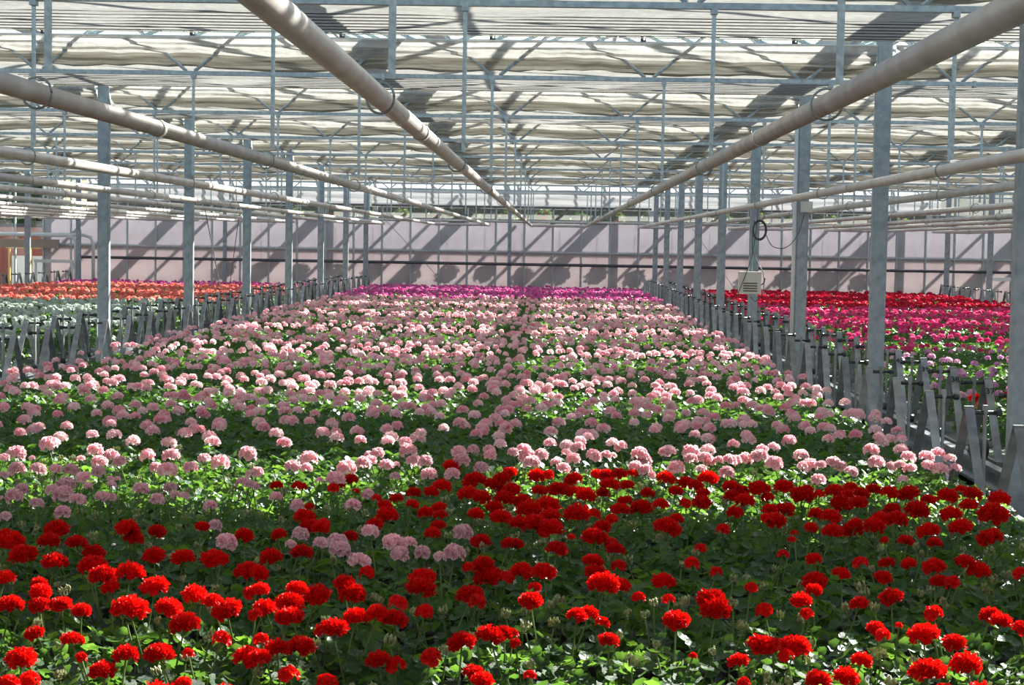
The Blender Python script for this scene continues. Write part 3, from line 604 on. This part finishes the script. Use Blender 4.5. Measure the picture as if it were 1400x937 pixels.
def parse(s): return [tuple(int(q)/100 for q in e.split(',')) for e in s.split(';')]
EXP = [('red',)+t for t in parse(RED_HEADS)]+[('pink',)+t for t in parse(PINK_HEADS)]
def plants(bay):
    xa, xb = {'middle': (-4.78, 2.34), 'right': (3.38, 10.3), 'left': (-12.8, -5.92)}[bay]; nxp = int((xb-xa)/.255)
    for ti, y0 in enumerate(trays[bay]):
        for r in range(4):
            for c in range(nxp):
                x = xa+(c+.5+(.25 if r % 2 else -.25))*(xb-xa)/nxp+random.uniform(-.02, .02)
                yield ti, r, x, y0+(r-1.5)*TP/4+random.uniform(-.02, .02)
def boundary_col(x, y):
    yb = 8.52 if x > -.75 else (8.52+(x+.75)*2.4 if x > -1.4 else 6.95)
    return 'red' if y < yb else 'pink'
def colour_at(bay, x, y):
    j = .25*math.sin(x*1.7+y)+random.uniform(-.3, .3)
    if bay == 'middle': return boundary_col(x, y) if y < 10 else ('pink' if y+j < 36.4 else 'magenta')
    if bay == 'left': return 'white' if y+j < 31.6 else ('coral' if y+j < 42.6 else 'magenta')
    y += j
    return 'red' if y < 14.1 else 'lilac' if y < 20.2 else 'rose' if y < 34.5 else 'crimson'
def heads_at(bay, col, y):                     # heads per plant
    if bay == 'middle': return .95 if y < 12 else (1.15 if col == 'pink' else 1.35)
    if col == 'red': return .85
    if col == 'lilac': return .42
    if col == 'rose': return .5 if y < 26 else 1.2
    return 1.3
DIA = {'red': .10, 'pink': .085, 'magenta': .09, 'coral': .10, 'white': .10, 'crimson': .105, 'rose': .095, 'lilac': .085}
# near plants of the middle bay get the heads read off the picture
near = [(ti, r, x, y) for ti, r, x, y in plants('middle') if y < 9.75]
cols = []
E2 = np.array([(e[1], e[2]) for e in EXP])
for ti, r, x, y in near:
    d = np.hypot(E2[:, 0]-x, E2[:, 1]-y); j = int(d.argmin())
    cols.append(EXP[j][0] if d[j] < .22 else boundary_col(x, y))
got = {}
PXY = np.array([(p[2], p[3]) for p in near])
for e in EXP:
    d = np.hypot(PXY[:, 0]-e[1], PXY[:, 1]-e[2])+np.array([0 if c == e[0] else .35 for c in cols]); got.setdefault(int(d.argmin()), []).append(e)
used = {}
stuff = {}                                     # colour -> [(x, y, heads)]
vis_near = [-60 < proj(p[2], p[3], -1.22)[0] < 1460 and proj(p[2], p[3], -1.22)[1] < 985 for p in near]
order = {}
for i, (ti, r, x, y) in enumerate(near):
    if vis_near[i]: order.setdefault((ti, r), []).append((x, i))
rank = {i: j+1 for L in order.values() for j, (x, i) in enumerate(sorted(L))}
def plabel(col, ti, r, i, heads):
    cnt = ['with buds only', 'with one flower head', 'with two flower heads', 'with three flower heads'][heads] if heads < 4 else 'with many flower heads'
    return '%s geranium %s, %s tray row, %s line, %s plant from the left' % (col, cnt, ordn(ti), ['front', 'second', 'third', 'back'][r], ordn(rank[i]))
nleaf = 0
for i, (ti, r, x, y) in enumerate(near):
    col = cols[i]; hs = got.get(i, []); rr = random.Random(i)
    px, py = proj(x, y, -1.22); vis = vis_near[i]
    if not vis:
        k = rr.random() < .75
        stuff.setdefault(('middle', col), []).append((x, y, 1 if k else 0)); continue
        used[col] = used.get(col, 0)+1
    extra = []
    if not hs and (px < -12 or px > 1412 or py > 945) and rr.random() < .7: extra = [(col, x+rr.uniform(-.08, .08), y+rr.uniform(-.08, .08), -1.2, rr.uniform(.07, .11))]
    t = thing('geranium', plabel(col, ti, r, i, len(hs)+len(extra)), 'flower', (x, y, SZ), '%s geraniums in the middle bay' % col)
    link('pot', POT, t)
    if y < 5.15 and -20 < px < 1420:
        # nearest plants: upper leaves are single pieces
        q = foliage_vf(i, 18, LEAFN, .031)
        f = link('foliage', FMN[i % 5], t, (0, 0, -.03), (0, 0, rr.random()*6.28), (.85, .85, .92)); f['kind'] = 'stuff'
        for k in range(28):
            a = rr.random()*6.28; ra = .15*math.sqrt(rr.random()); tl = .2+.8*rr.random()
            nv = Vector((math.cos(a)*tl+rr.uniform(-.3, .3), math.sin(a)*tl+rr.uniform(-.3, .3), 1))
            e_ = (Matrix.Rotation(rr.random()*6.28, 4, 'Z')); qd = nv.to_track_quat('Z', 'Y').to_matrix().to_4x4() @ e_
            link('leaf', LFM[k % 3], t, (ra*math.cos(a), ra*math.sin(a), .34-2.2*ra*ra-abs(rr.gauss(0, .02))), qd.to_euler(), rr.uniform(.020, .033))
    else:
        f = link('foliage', (FMN if y < 7.3 else FMM)[i % 5], t, (0, 0, rr.uniform(-.02, .012)), (0, 0, rr.random()*6.28)); f['kind'] = 'stuff'
    for e in hs: add_head(t, e[0], 'n', e[1], e[2], e[3], e[4])
    for e in extra: add_head(t, e[0], 'n', *e[1:])
    for k in range(rr.choice((0, 1, 1, 2)) if y < 8.5 else rr.choice((0, 0, 1))):
        a = rr.random()*6.28; add_bud(t, rr, .10*math.cos(a), .10*math.sin(a), rr.uniform(.35, .40))
# the next pink plants, each with its parts, then single small plants of each colour, then the rest as stuff
SMALL = {}
def small_mesh(col, k, heads, lod):
    key = (col, k, heads, lod)
    if key not in SMALL:
        r = random.Random(k*7+heads+lod); q = foliage_vf(k+50, 26, LEAFF, .040) if lod else foliage_vf(k+50, 42, LEAFM, .033)
        for h in range(heads):
            a = r.random()*6.28+h*2.6; ra = .10*math.sqrt(r.random()); v, f = (HEADF if lod else HEADM)[(k+h) % 4]; d = DIA[col]*r.uniform(.85, 1.15); dz = .42+.022*r.uniform(-1, 1)
            q.add([(x*d+ra*math.cos(a), y*d+ra*math.sin(a), z*d+dz) for x, y, z in v], f, 1)
        q.np = np.array(q.v); q.nf = np.array(q.f, dtype=np.int32); q.nm = np.array(q.m, dtype=np.int32)
        SMALL[key] = q
    return SMALL[key]
cand = {}
for bay in ('middle', 'right', 'left'):
    for ti, r, x, y in plants(bay):
        if bay == 'middle' and y < 9.75: continue
        if not seen(x, y, -1.2, 60 if bay == 'middle' else 30): 
            a, b = proj(x, y, -1.2)
            if -260 < a < 1660: stuff.setdefault((bay, colour_at(bay, x, y)), []).append((x, y, -1))
            continue
        cand.setdefault((bay, colour_at(bay, x, y)), []).append((y, ti, x))
for (bay, col), L in cand.items():
    L.sort()
    for n_, (y, ti, x) in enumerate(L):
        rr = random.Random(int(x*991)+int(y*3571)); m_ = heads_at(bay, col, y); hc = int(m_)+(rr.random() < m_-int(m_))
        # patchy: some plants bloom more than others
        if rr.random() < .16: hc = max(0, hc-1)
        elif rr.random() < .2: hc += 1
        hc = min(hc, 3)
        stuff.setdefault((bay, col), []).append((x, y, hc))
for (bay, col), L in stuff.items():
    V = []; F = []; M_ = []; o = 0
    for k, (x, y, hc) in enumerate(L):
        rr = random.Random(k)
        if hc < 0: m_ = heads_at(bay, col, y); hc = min(2, int(m_)+(rr.random() < m_-int(m_)))
        q = small_mesh(col, k % 5, hc, int(y > 15.5))
        a = rr.random()*6.28; c, s = math.cos(a), math.sin(a); v = q.np
        V.append(np.stack([v[:, 0]*c-v[:, 1]*s+x, v[:, 0]*s+v[:, 1]*c+y, v[:, 2]+SZ+rr.uniform(-.015, .015)], 1)); F.append(q.nf+o); M_.append(q.nm); o += len(v)
    V = np.concatenate(V); F = np.concatenate(F); M_ = np.concatenate(M_)
    me = bpy.data.meshes.new('geranium_bed'); me.vertices.add(len(V)); me.vertices.foreach_set('co', V.ravel())
    me.loops.add(F.size); me.loops.foreach_set('vertex_index', F.ravel()); me.polygons.add(len(F)); me.polygons.foreach_set('loop_start', np.arange(0, F.size, 3, dtype=np.int32))
    for mm in (leafm, PET[col]): me.materials.append(mm)
    me.polygons.foreach_set('material_index', M_); me.update(calc_edges=True)
    o_ = link('geranium_bed', me); o_['kind'] = 'stuff'; o_['label'] = 'dense bed of %s geraniums filling the %s bay' % (col, bay); o_['category'] = 'flower'

# ------------------------------------------------------------------ outside the back wall
nf = thing('greenhouse_frame', 'frame of the neighbouring greenhouse seen dimly behind the back wall', 'frame', (0, 0, 0))
for x in GX:
    if x > -13.3: link('gutter', boxmesh('gutter', galv, x-.16, x+.16, WY+1.5, 54.4, Z(2.0), Z(2.15)), nf)
q = MB()
for k in range(24): q.tube([(-13+1.45*k, WY+1.6, Z(1.55+.5*(k % 3))), (-13+1.45*k, 54.3, Z(1.55+.5*(k % 3)))], .05, 5)
link('pipe_run', q.mesh('pipe_run', white_p), nf)['kind'] = 'stuff'
for y in (WY+1.6, 50.6, 54.3): link('beam', boxmesh('beam', galv, -13.3, 19, y-.05, y+.05, Z(1.93), Z(2.02)), nf)
for x in (-13.16, -5.16, 2.84, 10.84, 18.84): link('post', boxmesh('post', galvcol, x-.07, x+.07, WY+1.55, WY+1.7, 0, Z(2.0)), nf)
treem = mat('tree_leaf', (.02, .055, .015), .6, 0, (.04, .10, .02), 2, trans=.2)
bark = mat('bark', (.08, .055, .035), .9)
def leafblob(seed, n, rx, ry, rz, s):
    r = np.random.RandomState(seed); q = MB()
    for k in range(n):
        d = r.randn(3); d /= np.linalg.norm(d); rad = .55+.45*r.rand()
        p = (d[0]*rx*rad, d[1]*ry*rad, d[2]*rz*rad); put(q, *LEAFF, p, d+r.randn(3)*.5, s*(.7+.6*r.rand()), r.rand()*6)
    return q
TR = [leafblob(s, 900, 1.7, 1.5, 1.6, .20).mesh('crown', treem) for s in range(3)]
trk = MB(); trk.tube([(0, 0, 0), (.1, 0, 1.2), (0, 0, 3.4)], [.16, .11, .06], 8); trk = trk.mesh('trunk', bark)
for k, (x, y, s, lab) in enumerate(((-20.2, 62.5, 1.25, 'dark tree behind the red shed at far left, left one'), (-14.5, 62, 1.25, 'dark tree behind the red shed at far left, right one'), (4.3, 58.3, 1.45, 'tree outside behind the middle of the back wall'), (9.4, 58.6, 1.2, 'tree outside behind the right columns'),
                                   (14.3, 58.4, 1.45, 'tree outside behind the right bay'), (19.6, 58.6, 1.5, 'rightmost tree outside the back wall'), (-2.2, 57.5, 1.2, 'tree outside behind the left columns'))):
    t = thing('tree', lab, 'tree', (x, y, 0), 'trees outside the back wall'); t.scale = (s, s, s)
    link('trunk', trk, t); link('crown', TR[k % 3], t, (0, 0, 3.6 if k > 1 else 2.9))['kind'] = 'stuff'
bask = MB(); bask.tube([(0, 0, -.2), (0, 0, -.05)], [.10, .17], 10); bask = bask.mesh('basket', potm, True)
petm = [vfmesh('blossoms', (lambda q: (q.v, q.f))(leafblob(30+k, 40, .27, .25, .18, .05)), PET[c]) for k, c in enumerate(('coral', 'red', 'magenta'))]
yel = mat('blossom_yellow', (.80, .60, .08), .6)
folb = [leafblob(60+k, 150, .28, .25, .2, .07).mesh('foliage', leaf2) for k in range(2)]
hd = thing('hedge', 'clipped green hedge beyond the back wall', 'hedge', (0, 54.75, 0))
hq = MB()
hr = np.random.RandomState(4)
for k in range(8200): put(hq, *LEAFF, (-12.8+32*hr.rand(), .5*hr.rand(), .1+4.4*hr.rand()), hr.randn(3)+np.array((0, -1.2, .4)), .17, hr.rand()*6)
link('foliage', hq.mesh('foliage', leaf2), hd)['kind'] = 'stuff'
link('stems', boxmesh('stems', mat('hedge_stems', (.05, .07, .02), .9), -12.7, 19.1, .40, .48, 0, 4.2), hd)
for k in range(18):
    x = -7.6+1.05*k; y = WY+2.4
    t = thing('hanging_basket', 'hanging flower basket behind the clear panes of the back wall, %s from the left' % ordn(k+1), 'hanging basket', (x, y, Z(.74+.05*math.sin(k*2.1))), 'hanging baskets beyond the back wall')
    link('basket', bask, t); link('foliage', folb[k % 2], t)['kind'] = 'stuff'; link('blossoms', petm[k % 3], t)['kind'] = 'stuff'
    q = MB(); q.tube([(0, 0, .05), (0, 0, 1.25)], .006, 4); link('wire', q.mesh('wire', galv), t)
redb = mat('red_board', (.42, .10, .065), .7, 0, (.30, .07, .045), 3, rand=.12)
sh = thing('shed', 'red boarded shed outside at the far left', 'shed', (-20.6, 53, 0))
bd = boxmesh('board', redb, 0, .19, -.02, .02, 0, Z(.05))
for k in range(34): link('board', bd, sh, (.2*k, random.uniform(-.006, .006), 0))
link('eave_board', boxmesh('eave_board', mat('eave_pink', (.50, .27, .25), .6), -.2, 7.0, -.25, -.12, Z(.0), Z(.24)), sh)
link('side_wall', boxmesh('side_wall', redb, 6.75, 6.8, 0, 4, 0, Z(.05)), sh)
link('roof', boxmesh('roof', dark, -.3, 7.1, -.3, 4.2, Z(.24), Z(.34)), sh)
wood = mat('wood_gold', (.55, .33, .10), .5)
ra = thing('display_rack', 'golden wooden rack with pale panels outside the opening at far left', 'rack', (-16.0, 49.3, 0))
for k in range(4): link('post', boxmesh('post', wood, .62*k-.03, .62*k+.03, -.03, .03, 0, Z(-.25)), ra)
for k in range(3): link('panel', boxmesh('panel', white_p, .62*k+.07, .62*k+.55, -.01, .01, Z(-1.5), Z(-.62)), ra)
link('top_rail', boxmesh('top_rail', wood, -.1, 2.0, -.04, .04, Z(-.40), Z(-.33)), ra)
